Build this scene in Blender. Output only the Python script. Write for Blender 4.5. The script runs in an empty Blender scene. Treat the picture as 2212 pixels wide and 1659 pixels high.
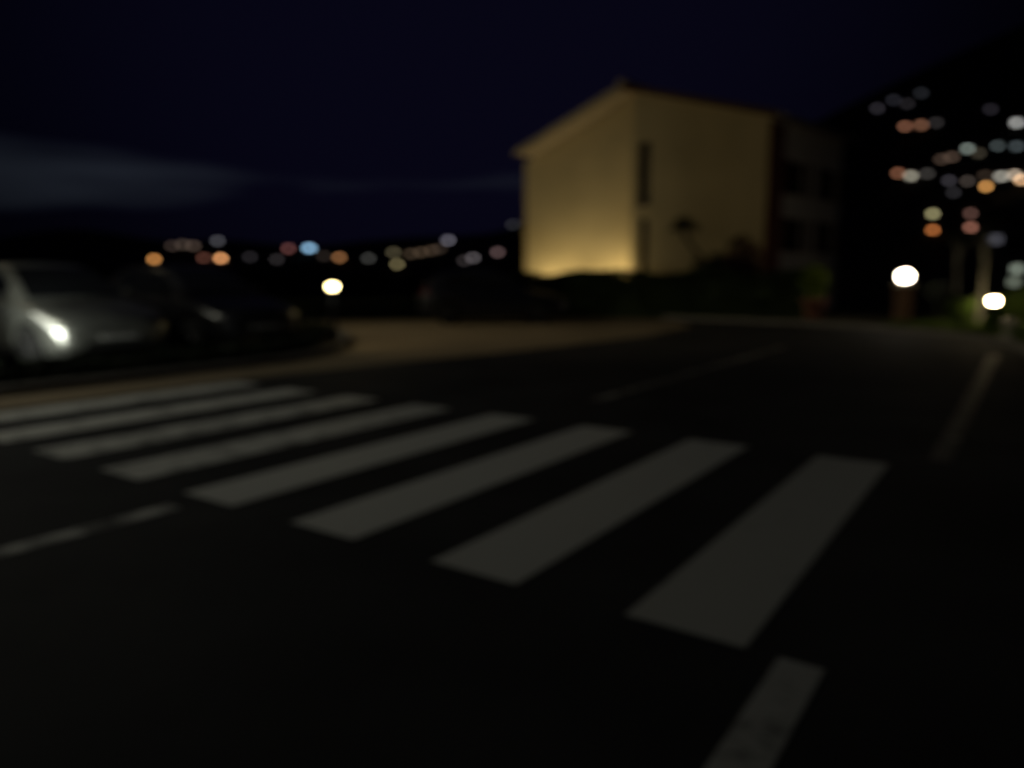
import bpy, bmesh, math, random
import numpy as np
from mathutils import Vector, Matrix
R = math.radians
sc = bpy.context.scene
col = sc.collection

# ------------------------------------------------------------------ camera
CAM_H, PITCH, FPX = 1.33, 0.1425, 1629.0      # eye height, downward tilt, focal length for a 2212 px wide frame
cam_d = bpy.data.cameras.new('camera'); cam = bpy.data.objects.new('camera', cam_d); col.objects.link(cam)
cam.location = (0, 0, CAM_H); cam.rotation_euler = (math.pi / 2 - PITCH, 0, 0)
cam_d.sensor_width = 36; cam_d.lens = FPX / 2212 * 36
cam_d.clip_start = 0.05; cam_d.clip_end = 8000
cam_d.dof.use_dof = True                        # the photograph is focused far too close
cam_d.dof.focus_distance = 0.35; cam_d.dof.aperture_fstop = 4.5; cam_d.dof.aperture_ratio = 0.76
sc.camera = cam
sc.render.engine = 'CYCLES'
sc.cycles.use_adaptive_sampling = False
sc.cycles.use_denoising = True
sc.view_settings.view_transform = 'Standard'; sc.view_settings.look = 'None'
sc.view_settings.exposure = 0; sc.view_settings.gamma = 1
try: sc.view_settings.use_curve_mapping = False
except Exception: pass

# ------------------------------------------------------------------ night sky
w = bpy.data.worlds.new('World'); sc.world = w; w.use_nodes = True
nt = w.node_tree; nt.nodes.clear()
def N(t, **k):
    n = nt.nodes.new(t)
    for a, b in k.items(): setattr(n, a, b)
    return n
out = N('ShaderNodeOutputWorld'); bg = N('ShaderNodeBackground'); bg.inputs['Strength'].default_value = 0.1
nt.links.new(bg.outputs[0], out.inputs[0])
sky = N('ShaderNodeTexSky', sky_type='NISHITA'); sky.sun_disc = False
sky.sun_elevation = R(-5.5); sky.sun_rotation = R(-100); sky.altitude = 0; sky.ozone_density = 4
SKY_GAIN = 1.0
tint = N('ShaderNodeMix', data_type='RGBA', blend_type='MULTIPLY'); tint.inputs[0].default_value = 1
nt.links.new(sky.outputs[0], tint.inputs[6]); tint.inputs[7].default_value = (SKY_GAIN, SKY_GAIN, SKY_GAIN, 1)
base = N('ShaderNodeMix', data_type='RGBA', blend_type='ADD'); base.inputs[0].default_value = 1
# last afterglow of dusk, strongest ahead and fading sideways all round
dp = N('ShaderNodeVectorMath', operation='DOT_PRODUCT'); tg = N('ShaderNodeTexCoord'); nt.links.new(tg.outputs['Generated'], dp.inputs[0]); dp.inputs[1].default_value = (-.03, .94, .34)
mr = N('ShaderNodeMapRange', interpolation_type='SMOOTHSTEP'); nt.links.new(dp.outputs['Value'], mr.inputs[0])
mr.inputs[1].default_value = .80; mr.inputs[2].default_value = 1.0; mr.inputs[3].default_value = .28; mr.inputs[4].default_value = 1.25
gl = N('ShaderNodeMix', data_type='RGBA', blend_type='MULTIPLY'); gl.inputs[0].default_value = 1; gl.inputs[6].default_value = (0.016, 0.014, 0.052, 1); nt.links.new(mr.outputs[0], gl.inputs[7])
nt.links.new(tint.outputs[2], base.inputs[6]); nt.links.new(gl.outputs[2], base.inputs[7])
# thin drawn-out clouds lit by the town
tc = N('ShaderNodeTexCoord'); mp = N('ShaderNodeMapping')
mp.inputs['Location'].default_value = (-.753, -8.496, -5.05); mp.inputs['Rotation'].default_value = (0, R(14), R(-12)); mp.inputs['Scale'].default_value = (1.1, 1.1, 6.5)
nz = N('ShaderNodeTexNoise'); nz.inputs['Scale'].default_value = 1.3; nz.inputs['Detail'].default_value = 3.0; nz.inputs['Roughness'].default_value = .5
rmp = N('ShaderNodeValToRGB'); rmp.color_ramp.elements[0].position = .618; rmp.color_ramp.elements[1].position = .80
rmp.color_ramp.elements[0].color = (0, 0, 0, 1); rmp.color_ramp.elements[1].color = (.12, .15, .19, 1)
nt.links.new(tc.outputs['Generated'], mp.inputs[0]); nt.links.new(mp.outputs[0], nz.inputs[0]); nt.links.new(nz.outputs[0], rmp.inputs[0])
ad = N('ShaderNodeMix', data_type='RGBA', blend_type='ADD'); ad.inputs[0].default_value = 1
nt.links.new(base.outputs[2], ad.inputs[6]); nt.links.new(rmp.outputs[0], ad.inputs[7]); nt.links.new(ad.outputs[2], bg.inputs[0])

# ------------------------------------------------------------------ helpers
def at(px, py, Y):
    """point at depth Y (metres ahead) seen at pixel px,py of the 2212x1659 frame"""
    a = (px - 1106) / FPX; b = (829.5 - py) / FPX
    dy = math.cos(PITCH) + b * math.sin(PITCH); dz = -math.sin(PITCH) + b * math.cos(PITCH)
    return Vector((a / dy * Y, Y, CAM_H + dz / dy * Y))
def ray(px, py):
    return (at(px, py, 1) - Vector((0, 0, CAM_H)))
def tag(o, label=None, cat=None, group=None, kind=None):
    if label: o['label'] = label
    if cat: o['category'] = cat
    if group: o['group'] = group
    if kind: o['kind'] = kind
    return o
def empty(name, loc=(0, 0, 0), rz=0):
    o = bpy.data.objects.new(name, None); col.objects.link(o); o.location = loc; o.rotation_euler = (0, 0, rz); o.empty_display_size = .2
    return o
def link(name, me, mat, parent=None):
    o = bpy.data.objects.new(name, me); col.objects.link(o)
    if mat is not None and not me.materials: me.materials.append(mat)
    if parent is not None: o.parent = parent
    return o
class MB:
    def __init__(s): s.v = []; s.f = []
    def quad(s, *p):
        n = len(s.v); s.v += [tuple(q) for q in p]; s.f.append(tuple(range(n, n + len(p)))); return s
    def box(s, lo, hi):
        x0, y0, z0 = lo; x1, y1, z1 = hi; n = len(s.v)
        s.v += [(x0,y0,z0),(x1,y0,z0),(x1,y1,z0),(x0,y1,z0),(x0,y0,z1),(x1,y0,z1),(x1,y1,z1),(x0,y1,z1)]
        s.f += [tuple(n+i for i in q) for q in ((0,3,2,1),(4,5,6,7),(0,1,5,4),(1,2,6,5),(2,3,7,6),(3,0,4,7))]; return s
    def hexa(s, p):       # 8 points ordered like box
        n = len(s.v); s.v += [tuple(q) for q in p]
        s.f += [tuple(n+i for i in q) for q in ((0,3,2,1),(4,5,6,7),(0,1,5,4),(1,2,6,5),(2,3,7,6),(3,0,4,7))]; return s
    def prism(s, poly, z0, z1):
        n = len(s.v); k = len(poly)
        s.v += [(x, y, z0) for x, y in poly] + [(x, y, z1) for x, y in poly]
        s.f.append(tuple(n + i for i in range(k))[::-1]); s.f.append(tuple(n + k + i for i in range(k)))
        for i in range(k): j = (i+1) % k; s.f.append((n+i, n+j, n+k+j, n+k+i))
        return s
    def tube(s, pts, rad, seg=8, cap=True):
        pts = [Vector(p) for p in pts]; n0 = len(s.v); rings = len(pts)
        for i, p in enumerate(pts):
            d = (pts[min(i+1, rings-1)] - pts[max(i-1, 0)]).normalized()
            a = d.orthogonal().normalized() if abs(d.z) < .95 else (Vector((1,0,0)) - d * d.x).normalized()
            b = d.cross(a); r = rad[i] if hasattr(rad, '__len__') else rad
            for k in range(seg):
                t = 2 * math.pi * k / seg; s.v.append(tuple(p + a * r * math.cos(t) + b * r * math.sin(t)))
        for i in range(rings - 1):
            for k in range(seg):
                j = (k+1) % seg; q = n0 + i*seg
                s.f.append((q+k, q+j, q+seg+j, q+seg+k))
        if cap:
            s.f.append(tuple(n0+k for k in range(seg))[::-1]); s.f.append(tuple(n0+(rings-1)*seg+k for k in range(seg)))
        return s
    def lathe(s, prof, seg=16, c=(0,0,0), axis='z'):
        n0 = len(s.v)
        for r, h in prof:
            for k in range(seg):
                t = 2*math.pi*k/seg; a, b = r*math.cos(t), r*math.sin(t)
                s.v.append((c[0]+a, c[1]+b, c[2]+h) if axis == 'z' else (c[0]+a, c[1]+h, c[2]+b))
        for i in range(len(prof)-1):
            for k in range(seg):
                j = (k+1) % seg; q = n0+i*seg
                s.f.append((q+k, q+j, q+seg+j, q+seg+k))
        s.f.append(tuple(n0+k for k in range(seg))[::-1]); s.f.append(tuple(n0+(len(prof)-1)*seg+k for k in range(seg)))
        return s
    def mesh(s, name='m', smooth=False):
        me = bpy.data.meshes.new(name); me.from_pydata(s.v, [], s.f); me.validate()
        bm = bmesh.new(); bm.from_mesh(me); bmesh.ops.recalc_face_normals(bm, faces=bm.faces)
        bm.to_mesh(me); bm.free()
        if smooth: me.polygons.foreach_set('use_smooth', [True]*len(me.polygons))
        me.update(); return me
    def build(s, name, mat, parent=None, smooth=False): return link(name, s.mesh(name, smooth), mat, parent)

# ------------------------------------------------------------------ materials
def mat(name, c, rough=.7, spec=.5, metal=0, noise=None, nscale=8, bump=0, bscale=60, coat=0, emit=None, estr=0):
    m = bpy.data.materials.new(name); m.use_nodes = True; t = m.node_tree; b = t.nodes['Principled BSDF']
    b.inputs['Base Color'].default_value = (*c, 1); b.inputs['Roughness'].default_value = rough
    b.inputs['Specular IOR Level'].default_value = spec; b.inputs['Metallic'].default_value = metal
    b.inputs['Coat Weight'].default_value = coat; b.inputs['Coat Roughness'].default_value = .06
    tcn = t.nodes.new('ShaderNodeTexCoord')
    if noise:
        n = t.nodes.new('ShaderNodeTexNoise'); n.inputs['Scale'].default_value = nscale; n.inputs['Detail'].default_value = 6
        r = t.nodes.new('ShaderNodeValToRGB'); r.color_ramp.elements[0].position = .3; r.color_ramp.elements[1].position = .72
        r.color_ramp.elements[0].color = (*c, 1); r.color_ramp.elements[1].color = (*noise, 1)
        t.links.new(tcn.outputs['Object'], n.inputs[0]); t.links.new(n.outputs[0], r.inputs[0]); t.links.new(r.outputs[0], b.inputs['Base Color'])
    if bump:
        n2 = t.nodes.new('ShaderNodeTexNoise'); n2.inputs['Scale'].default_value = bscale; n2.inputs['Detail'].default_value = 3
        bp = t.nodes.new('ShaderNodeBump'); bp.inputs['Strength'].default_value = bump; bp.inputs['Distance'].default_value = .02
        t.links.new(tcn.outputs['Object'], n2.inputs[0]); t.links.new(n2.outputs[0], bp.inputs['Height']); t.links.new(bp.outputs[0], b.inputs['Normal'])
    if emit: b.inputs['Emission Color'].default_value = (*emit, 1); b.inputs['Emission Strength'].default_value = estr
    return m
def paint_mat(name, wear, c=(.70, .70, .66)):
    """white road paint, worn through to the asphalt in patches"""
    m = mat(name, c, .62, .4); t = m.node_tree; b = t.nodes['Principled BSDF']
    tcn = t.nodes.new('ShaderNodeTexCoord'); n = t.nodes.new('ShaderNodeTexNoise'); n.inputs['Scale'].default_value = 4.2; n.inputs['Detail'].default_value = 11; n.inputs['Roughness'].default_value = .68
    r = t.nodes.new('ShaderNodeValToRGB'); r.color_ramp.elements[0].position = wear - .09; r.color_ramp.elements[1].position = wear + .09
    r.color_ramp.elements[0].color = (.075, .073, .07, 1); r.color_ramp.elements[1].color = (*c, 1)
    t.links.new(tcn.outputs['Object'], n.inputs[0]); t.links.new(n.outputs[0], r.inputs[0]); t.links.new(r.outputs[0], b.inputs['Base Color'])
    return m
M = {}
M['asphalt'] = mat('asphalt', (.020, .020, .022), .82, .16, noise=(.048, .048, .050), nscale=.9, bump=.25, bscale=140)
M['warm_pool_paving'] = mat('warm_pool_paving', (.235, .185, .12), .85, .25, noise=(.33, .26, .17), nscale=.8, bump=.3, bscale=70)  # beige paving, its pale warm tone standing in for part of the lamp glow
M['bay_asphalt'] = mat('bay_asphalt', (.03, .03, .03), .85, .2, noise=(.045, .043, .04), nscale=2, bump=.3, bscale=120)
M['earth'] = mat('earth', (.035, .030, .022), .95, .1, noise=(.055, .050, .03), nscale=.35, bump=.3, bscale=4)
M['paving'] = mat('paving', (.05, .05, .048), .9, .2, noise=(.075, .072, .07), nscale=3, bump=.2, bscale=40)
M['kerb'] = mat('kerb', (.15, .145, .14), .9, .2, noise=(.22, .21, .20), nscale=6, bump=.3, bscale=40)
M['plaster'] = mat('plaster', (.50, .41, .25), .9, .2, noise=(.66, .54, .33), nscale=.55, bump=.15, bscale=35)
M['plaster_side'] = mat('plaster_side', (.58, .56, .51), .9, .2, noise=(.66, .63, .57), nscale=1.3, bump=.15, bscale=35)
M['red_panel'] = mat('red_panel', (.12, .035, .03), .8, .3, noise=(.16, .05, .04), nscale=5)
M['trim'] = mat('trim', (.50, .42, .32), .8, .3, noise=(.55, .47, .36), nscale=3)
M['roof'] = mat('roof', (.16, .07, .045), .85, .2, noise=(.22, .10, .06), nscale=3, bump=.4, bscale=12)
M['wood_dark'] = mat('wood_dark', (.05, .022, .014), .6, .3, noise=(.07, .03, .02), nscale=9)
M['pane'] = mat('pane', (.012, .013, .015), .06, .5)
M['leaf'] = mat('leaf', (.036, .060, .020), .55, .3, noise=(.06, .09, .03), nscale=1.5)
M['leaf_dark'] = mat('leaf_dark', (.014, .020, .011), .65, .2, noise=(.022, .03, .015), nscale=1.5)
M['leaf_lime'] = mat('leaf_lime', (.17, .25, .025), .5, .3, noise=(.24, .31, .04), nscale=3)
M['leaf_grass'] = mat('leaf_grass', (.09, .16, .025), .55, .3, noise=(.14, .21, .035), nscale=3)
M['leaf_red'] = mat('leaf_red', (.07, .028, .022), .6, .2, noise=(.12, .04, .035), nscale=3)
M['bark'] = mat('bark', (.07, .055, .04), .9, .2, noise=(.12, .10, .08), nscale=7, bump=.5, bscale=20)
M['bark_pale'] = mat('bark_pale', (.34, .33, .28), .9, .2, noise=(.46, .44, .38), nscale=5, bump=.5, bscale=20)
M['terracotta'] = mat('terracotta', (.24, .10, .07), .85, .3, noise=(.30, .13, .09), nscale=7, bump=.1)
M['metal_dark'] = mat('metal_dark', (.03, .03, .032), .45, .5, metal=.6)
M['galv'] = mat('galv', (.32, .33, .34), .5, .5, metal=.7, noise=(.42, .43, .44), nscale=10)
M['brick_post'] = mat('brick_post', (.13, .075, .05), .85, .3, noise=(.18, .11, .08), nscale=9, bump=.3, bscale=30)
M['stone'] = mat('stone', (.42, .41, .37), .9, .3, noise=(.52, .50, .46), nscale=5, bump=.5, bscale=12)
M['car_grey'] = mat('car_grey', (.34, .35, .32), .40, .5, metal=.88, coat=.3)
M['car_black'] = mat('car_black', (.010, .010, .012), .35, .4, coat=.35)
M['car_navy'] = mat('car_navy', (.010, .012, .02), .35, .4, coat=.35)
M['plastic'] = mat('plastic', (.018, .018, .018), .6, .3)
M['tyre'] = mat('tyre', (.016, .016, .016), .85, .2)
M['rim'] = mat('rim', (.18, .18, .19), .35, .5, metal=.9)
M['plate'] = mat('plate', (.25, .25, .24), .6, .3)
M['chrome'] = mat('chrome', (.55, .55, .55), .18, .5, metal=1)
M['lens'] = mat('lens', (.94, .95, .92), .54, .6, metal=.98, coat=.6)
M['lens_dark'] = mat('lens_dark', (.10, .10, .10), .25, .4, metal=.6)
M['tail'] = mat('tail', (.16, .008, .008), .15, .5, coat=.6)
M['far_wall'] = mat('far_wall', (.25, .22, .18), .9, .2, noise=(.30, .27, .22), nscale=.6)
M['far_roof'] = mat('far_roof', (.11, .05, .035), .9, .2)
M['far_frame'] = mat('far_frame', (.2, .18, .16), .8, .2)
_em = {}
def glow(c, s):
    k = (tuple(round(x, 4) for x in c), round(s, 4))
    if k not in _em: _em[k] = mat('lit_glass', (.02, .02, .02), .5, .2, emit=c, estr=s)
    return _em[k]
def lamp_light(name, kind, loc, power, color, parent=None, radius=.1, cone=None, blend=.4, aim=None, size=None):
    d = bpy.data.lights.new(name, kind); d.energy = power; d.color = color
    if kind in ('POINT', 'SPOT'): d.shadow_soft_size = radius
    if kind == 'SPOT': d.spot_size = R(cone); d.spot_blend = blend
    if kind == 'AREA': d.shape = 'RECTANGLE'; d.size, d.size_y = size
    o = bpy.data.objects.new(name, d); col.objects.link(o); o.location = loc
    if aim is not None: o.rotation_euler = (Vector(aim) - Vector(loc)).to_track_quat('-Z', 'Y').to_euler()
    if parent is not None: o.parent = parent
    return o

# ------------------------------------------------------------------ layout: road coordinates
YAW = 0.6018
RD = Vector((math.sin(YAW), math.cos(YAW), 0)); RN = Vector((-math.cos(YAW), math.sin(YAW), 0)); RO = Vector((0.8407, 2.5555, 0))
def rd(s, t, z=0): return RO + RD * s + RN * t + Vector((0, 0, z))     # s along the road, t to its left

# ------------------------------------------------------------------ terrain
def sst(a, b, x): t = np.clip((x - a) / (b - a), 0, 1); return t * t * (3 - 2 * t)
def height(x, y):
    x = np.asarray(x, float); y = np.asarray(y, float)
    r = np.hypot(x, y); az = np.degrees(np.arctan2(x, y))
    g = np.exp(-.5 * ((az - 48) / 24) ** 2)
    z = 122 * g * sst(70, 430, r) + g * 6 * sst(45, 90, r)
    l = 1 - np.exp(-.5 * ((az - 90) / 48) ** 2)
    z = z - 5 * l * sst(42, 85, r) * (1 - sst(110, 200, r)) + 38 * sst(150, 1050, r) * (1 - .75 * g)
    z = z + sst(60, 200, r) * (1.2 * np.sin(x * .043 + 1) * np.cos(y * .037) + 2.5 * np.sin(x * .011) * np.sin(y * .013 + 2))
    z = z + 12 * sst(500, 1200, r) * np.sin(az * .21 + 1.3) + 7 * sst(500, 1200, r) * np.sin(az * .57)
    return z - .012 * (1 - sst(40, 60, r))
rr = np.concatenate([[0, 8, 16, 24, 32], np.arange(38, 130, 6), np.arange(130, 520, 13), np.arange(530, 1300, 40), [1500, 2000, 3000, 4500]])
na = 200; V = []; F = []
for i, r in enumerate(rr):
    for k in range(na):
        a = 2 * math.pi * k / na; V.append((r * math.sin(a), r * math.cos(a)))
V = np.array(V); Z = height(V[:, 0], V[:, 1]); verts = np.column_stack([V, Z])
for i in range(len(rr) - 1):
    for k in range(na):
        j = (k + 1) % na; F.append((i*na+k, i*na+j, (i+1)*na+j, (i+1)*na+k))
me = bpy.data.meshes.new('ground'); me.from_pydata(verts.tolist(), [], F[na:] + [tuple(range(na, 2*na))]); me.update()
me.polygons.foreach_set('use_smooth', [True] * len(me.polygons))
ground = tag(link('ground', me, M['earth']), kind='structure')
if me.polygons[10].normal.z < 0: me.flip_normals()
def hit_ground(px, py, near=60):
    d = ray(px, py); t = near
    while t < 3000:
        p = Vector((0, 0, CAM_H)) + d * t
        if p.z <= float(height(p.x, p.y)): return t
        t += 1.0
    return 400.0

# ------------------------------------------------------------------ road
outer = [rd(-25, -1.35), rd(9.5, -1.30), rd(12.5, -.75)]
cc = (12.5, 5.75)
for k in range(1, 12):
    a = R(k * 90 / 12); outer.append(rd(cc[0] + 6.5 * math.sin(a), cc[1] - 6.5 * math.cos(a)))
outer += [rd(19.3, 8), rd(20.2, 11), rd(21, 26)]
left_side = [rd(9.6, 26), rd(9.6, 12.2), rd(7.6, 10.0), rd(6.2, 9.0), rd(4.9, 8.55), rd(-25, 8.55)]
road_poly = [(p.x, p.y) for p in outer + left_side]
road = MB().prism(road_poly, -.25, 0).build('road', M['asphalt']); tag(road, kind='structure')
apron = [rd(-25, 7.66), rd(3.4, 7.66), rd(6, 7.25), rd(9, 6.7), rd(13, 6.3), rd(16.5, 6.6), rd(18.9, 8), rd(19.9, 11), rd(20.7, 26), rd(9.65, 26), rd(9.65, 12.2), rd(7.65, 9.98), rd(6.22, 8.98), rd(4.9, 8.53), rd(-25, 8.53)]  # outline drawn along the fading edge of the warm light pool
tag(MB().prism([(p.x, p.y) for p in apron], -.05, .004).build('side_street', M['warm_pool_paving']), kind='structure')
def strip(name, s0, s1, t0, t1, m, z=.004):
    p = [rd(s0, t0), rd(s1, t0), rd(s1, t1), rd(s0, t1)]
    return MB().prism([(q.x, q.y) for q in p], z - .003, z).build(name, m, road)
wear = [.31, .31, .29, .18, .41, .43, .40, .41]
for i in range(8):
    strip('crosswalk_stripe', 0, 3.24, i, i + .475, paint_mat('stripe_paint', wear[i], (.54, .54, .50) if i == 0 else (.64, .64, .60) if i == 1 else (.70, .70, .66)))
line_m = paint_mat('line_paint', .50); edge_m = paint_mat('edge_paint', .40, (.50, .50, .47))
strip('centre_line', -14, -.2, 3.21, 3.33, line_m); strip('centre_line', 4.5, 12.0, 3.0, 3.12, paint_mat('line_paint', .56))
strip('edge_line', -14, 0.0, -.27, -.12, edge_m); strip('edge_line', 3.55, 12.6, -.36, -.22, paint_mat('edge_paint', .65))

# kerb stones and pavements
def kerb_run(pts, parent, width=.16, top=.11, step=1.0, side=1):
    pts = [Vector((p.x, p.y, 0)) for p in pts]; cum = [0]
    for a, b in zip(pts, pts[1:]): cum.append(cum[-1] + (b - a).length)
    def P(s):
        for i in range(len(pts) - 1):
            if s <= cum[i+1] or i == len(pts) - 2:
                return pts[i] + (pts[i+1] - pts[i]) * ((s - cum[i]) / (cum[i+1] - cum[i]))
    s = 0
    while s < cum[-1] - .3:
        e = min(s + step - .012, cum[-1]); a, b = P(s), P(e); d = (b - a).normalized(); n = Vector((d.y, -d.x, 0)) * side
        h = top + random.uniform(-.006, .006); c = .02
        o = MB().hexa([a+Vector((0,0,-.1)), b+Vector((0,0,-.1)), b+n*width+Vector((0,0,-.1)), a+n*width+Vector((0,0,-.1)),
                       a+n*c+Vector((0,0,h)), b+n*c+Vector((0,0,h)), b+n*width+Vector((0,0,h)), a+n*width+Vector((0,0,h))]).build('kerb_stone', M['kerb'], parent)
        s += step
random.seed(3)
pave_poly = [rd(-25, -1.53), rd(9.5, -1.48), rd(12.5, -.93), rd(12.5, -2.6), rd(-25, -2.9)]
pavement = tag(MB().prism([(p.x, p.y) for p in pave_poly], -.2, .095).build('pavement', M['paving']), kind='structure')
kerb_run([rd(-6, -1.36), rd(9.5, -1.31), rd(12.5, -.76)], pavement)
bank_pts = outer[2:16]
def off(pts, dist):
    o = []
    for i, p in enumerate(pts):
        d = (pts[min(i+1, len(pts)-1)] - pts[max(i-1, 0)]).normalized(); o.append(p + Vector((d.y, -d.x, 0)) * dist)
    return o
verge = [p for p in off(bank_pts, .17)] + [p for p in off(bank_pts, 4.0)][::-1]
verge_o = tag(MB().prism([(p.x, p.y) for p in verge], -.2, .085).build('verge', M['earth']), kind='structure')
kerb_run([p for p in off(bank_pts, .012)], verge_o)
# planted strip and parking bays at the left
bed = [rd(-25, 8.75), rd(4.82, 8.75), rd(6.05, 9.18), rd(7.43, 10.13), rd(9.40, 12.3), rd(9.4, 16), rd(6.9, 16), rd(6.9, 10.2), rd(6.4, 9.75), rd(-25, 9.75)]
bed_o = tag(MB().prism([(p.x, p.y) for p in bed], -.2, .09).build('planting_bed', M['earth']), kind='structure')
kerb_run([rd(-8, 8.57), rd(4.9, 8.57), rd(6.2, 9.02), rd(7.6, 10.02), rd(9.58, 12.2), rd(9.58, 16)], bed_o, side=-1)
park = [rd(-25, 9.78), rd(6.38, 9.78), rd(6.87, 10.2), rd(6.87, 16), rd(-25, 16)]
tag(MB().prism([(p.x, p.y) for p in park], -.2, .03).build('parking_area', M['bay_asphalt']), kind='structure')

# ------------------------------------------------------------------ foliage
def leaf_mesh(name, pts, size, rng, up=.3, aspect=.5):
    """one mesh of small folded leaves at the given points"""
    n = len(pts); d = rng.normal(size=(n, 3)); d[:, 2] += up; d /= np.linalg.norm(d, axis=1)[:, None]
    e = rng.normal(size=(n, 3)); e -= (e * d).sum(1)[:, None] * d; e /= np.linalg.norm(e, axis=1)[:, None]
    f = np.cross(d, e); s = size * rng.uniform(.6, 1.4, n)[:, None]
    A = pts; B = pts + d * s * .5 + e * s * aspect * .5 + f * s * .08; Cc = pts + d * s; D = pts + d * s * .5 - e * s * aspect * .5 + f * s * .08
    v = np.stack([A, B, Cc, D], 1).reshape(-1, 3)
    me = bpy.data.meshes.new(name); me.vertices.add(4*n); me.vertices.foreach_set('co', v.ravel())
    me.loops.add(4*n); me.loops.foreach_set('vertex_index', np.arange(4*n, dtype=np.int32))
    me.polygons.add(n); me.polygons.foreach_set('loop_start', np.arange(0, 4*n, 4, dtype=np.int32)); me.polygons.foreach_set('loop_total', np.full(n, 4, dtype=np.int32))
    me.update(calc_edges=True); me.validate(); return me
def shrub(name, label, cat, base, rx, rz, n, leaf, m, seed, group=None, stems=4, trunk=0, ry=None, bark='bark', clumps=9, lift=0):
    rng = np.random.default_rng(seed); root = empty(name, base); tag(root, label, cat, group); ry = ry or rx
    c0 = rng.normal(size=(clumps, 3)); c0 /= np.linalg.norm(c0, axis=1)[:, None]; c0 *= rng.uniform(.25, .72, (clumps, 1))
    k = rng.integers(0, clumps, n); q = rng.normal(size=(n, 3)); q /= np.linalg.norm(q, axis=1)[:, None]; q *= rng.uniform(.25, 1, (n, 1)) ** .5 * .42
    p = (c0[k] + q) * np.array([rx, ry, rz]) + np.array([0, 0, trunk + rz * .92 + lift]); p[:, 2] = np.maximum(p[:, 2], .02)
    link('crown' if trunk else 'foliage', leaf_mesh('foliage', p, leaf, rng), m, root)
    mb = MB()
    if trunk:
        mb.tube([(0, 0, -.1), (rng.normal()*.04, rng.normal()*.04, trunk*.5), (rng.normal()*.06, rng.normal()*.06, trunk + rz*.5), (rng.normal()*.1, 0, trunk + rz*1.2)], [max(.055, rx*.075), max(.045, rx*.06), max(.03, rx*.04), .008], 8)
    for i in range(stems):
        e = c0[i % clumps] * np.array([rx, ry, rz]) + np.array([0, 0, trunk + rz * .92 + lift]); s0 = trunk * rng.uniform(.75, 1.0)
        mb.tube([(0, 0, s0 if trunk else -.05), (e[0]*.4, e[1]*.4, s0 + (e[2]-s0)*.55), tuple(e)], [max(.012, rx*.03), max(.009, rx*.02), .004], 6)
    mb.build('trunk' if trunk else 'stems', M[bark], root)
    return root
def hedge(label, pts, width, top, n, leaf, m, seed, base_z=0):
    rng = np.random.default_rng(seed); root = empty('hedge', (pts[0].x, pts[0].y, base_z)); tag(root, label, 'hedge')
    P = np.array([[p.x - pts[0].x, p.y - pts[0].y] for p in pts]); seg = np.diff(P, axis=0); L = np.linalg.norm(seg, axis=1)
    i = rng.choice(len(L), n, p=L / L.sum()); t = rng.uniform(0, 1, n); d = seg[i] / L[i][:, None]; nn = np.column_stack([-d[:, 1], d[:, 0]])
    xy = P[i] + seg[i] * t[:, None]; a = rng.uniform(-1, 1, n); z = rng.uniform(.03, 1, n)
    face = rng.integers(0, 3, n); a = np.where(face == 0, np.sign(a) * (1 - .12 * rng.random(n)), a); z = np.where(face == 1, 1 - .06 * rng.random(n), z)
    topv = top(xy[:, 0] + pts[0].x) if callable(top) else top
    wob = 1 + .05 * np.sin(xy[:, 0] * 2.1 + seed) + .04 * np.sin(xy[:, 1] * 5.3 + xy[:, 0] * 3.7)
    p = np.column_stack([xy + nn * (a * width / 2)[:, None], z * topv * wob])
    link('foliage', leaf_mesh('foliage', p, leaf, rng, aspect=.75), m, root)
    core = MB()                                                      # dense twigs inside, one wobbly closed body
    sub = []
    for q in range(len(L)):
        for j in range(max(2, int(L[q] / .35))): sub.append((P[q] + seg[q] * (j / max(2, int(L[q] / .35))), seg[q] / L[q]))
    sub.append((P[-1], seg[-1] / L[-1])); ring = 10
    for c, dd in sub:
        tz = (float(top(c[0] + pts[0].x)) if callable(top) else top) * (.95 + .03 * math.sin(c[0] * 2.1)); wn = np.array([-dd[1], dd[0]])
        for k in range(ring):
            a_ = k / (ring - 1); xx = np.interp(a_, [0, .3, .42, .58, .7, 1], [-.43, -.42, -.30, .30, .42, .43]) * width; zz = np.interp(a_, [0, .3, .42, .58, .7, 1], [-.05, .88, .985, .985, .88, -.05]) * tz
            j_ = rng.normal(size=2) * .025; g_ = c + wn * (xx + j_[0]); core.v.append((g_[0], g_[1], zz + j_[1]))
    for i_ in range(len(sub) - 1):
        for k in range(ring - 1): b_ = i_ * ring + k; core.f.append((b_, b_ + 1, b_ + ring + 1, b_ + ring))
    core.f.append(tuple(range(ring))); core.f.append(tuple(range((len(sub)-1)*ring, len(sub)*ring)))
    core.build('inner_twigs', m, root)
    mb = MB()
    for q in range(len(L)):
        k = max(2, int(L[q] / .6))
        for j in range(k):
            c = P[q] + seg[q] * ((j + .5) / k); tz = float(top(c[0] + pts[0].x)) if callable(top) else top
            mb.tube([(c[0], c[1], -.05), (c[0]+.05, c[1]+.03, tz*.5), (c[0]-.06, c[1], tz*.85)], [.03, .02, .008], 6)
    so = mb.build('stems', M['bark'], root); so['kind'] = 'stuff'
    return root

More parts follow.
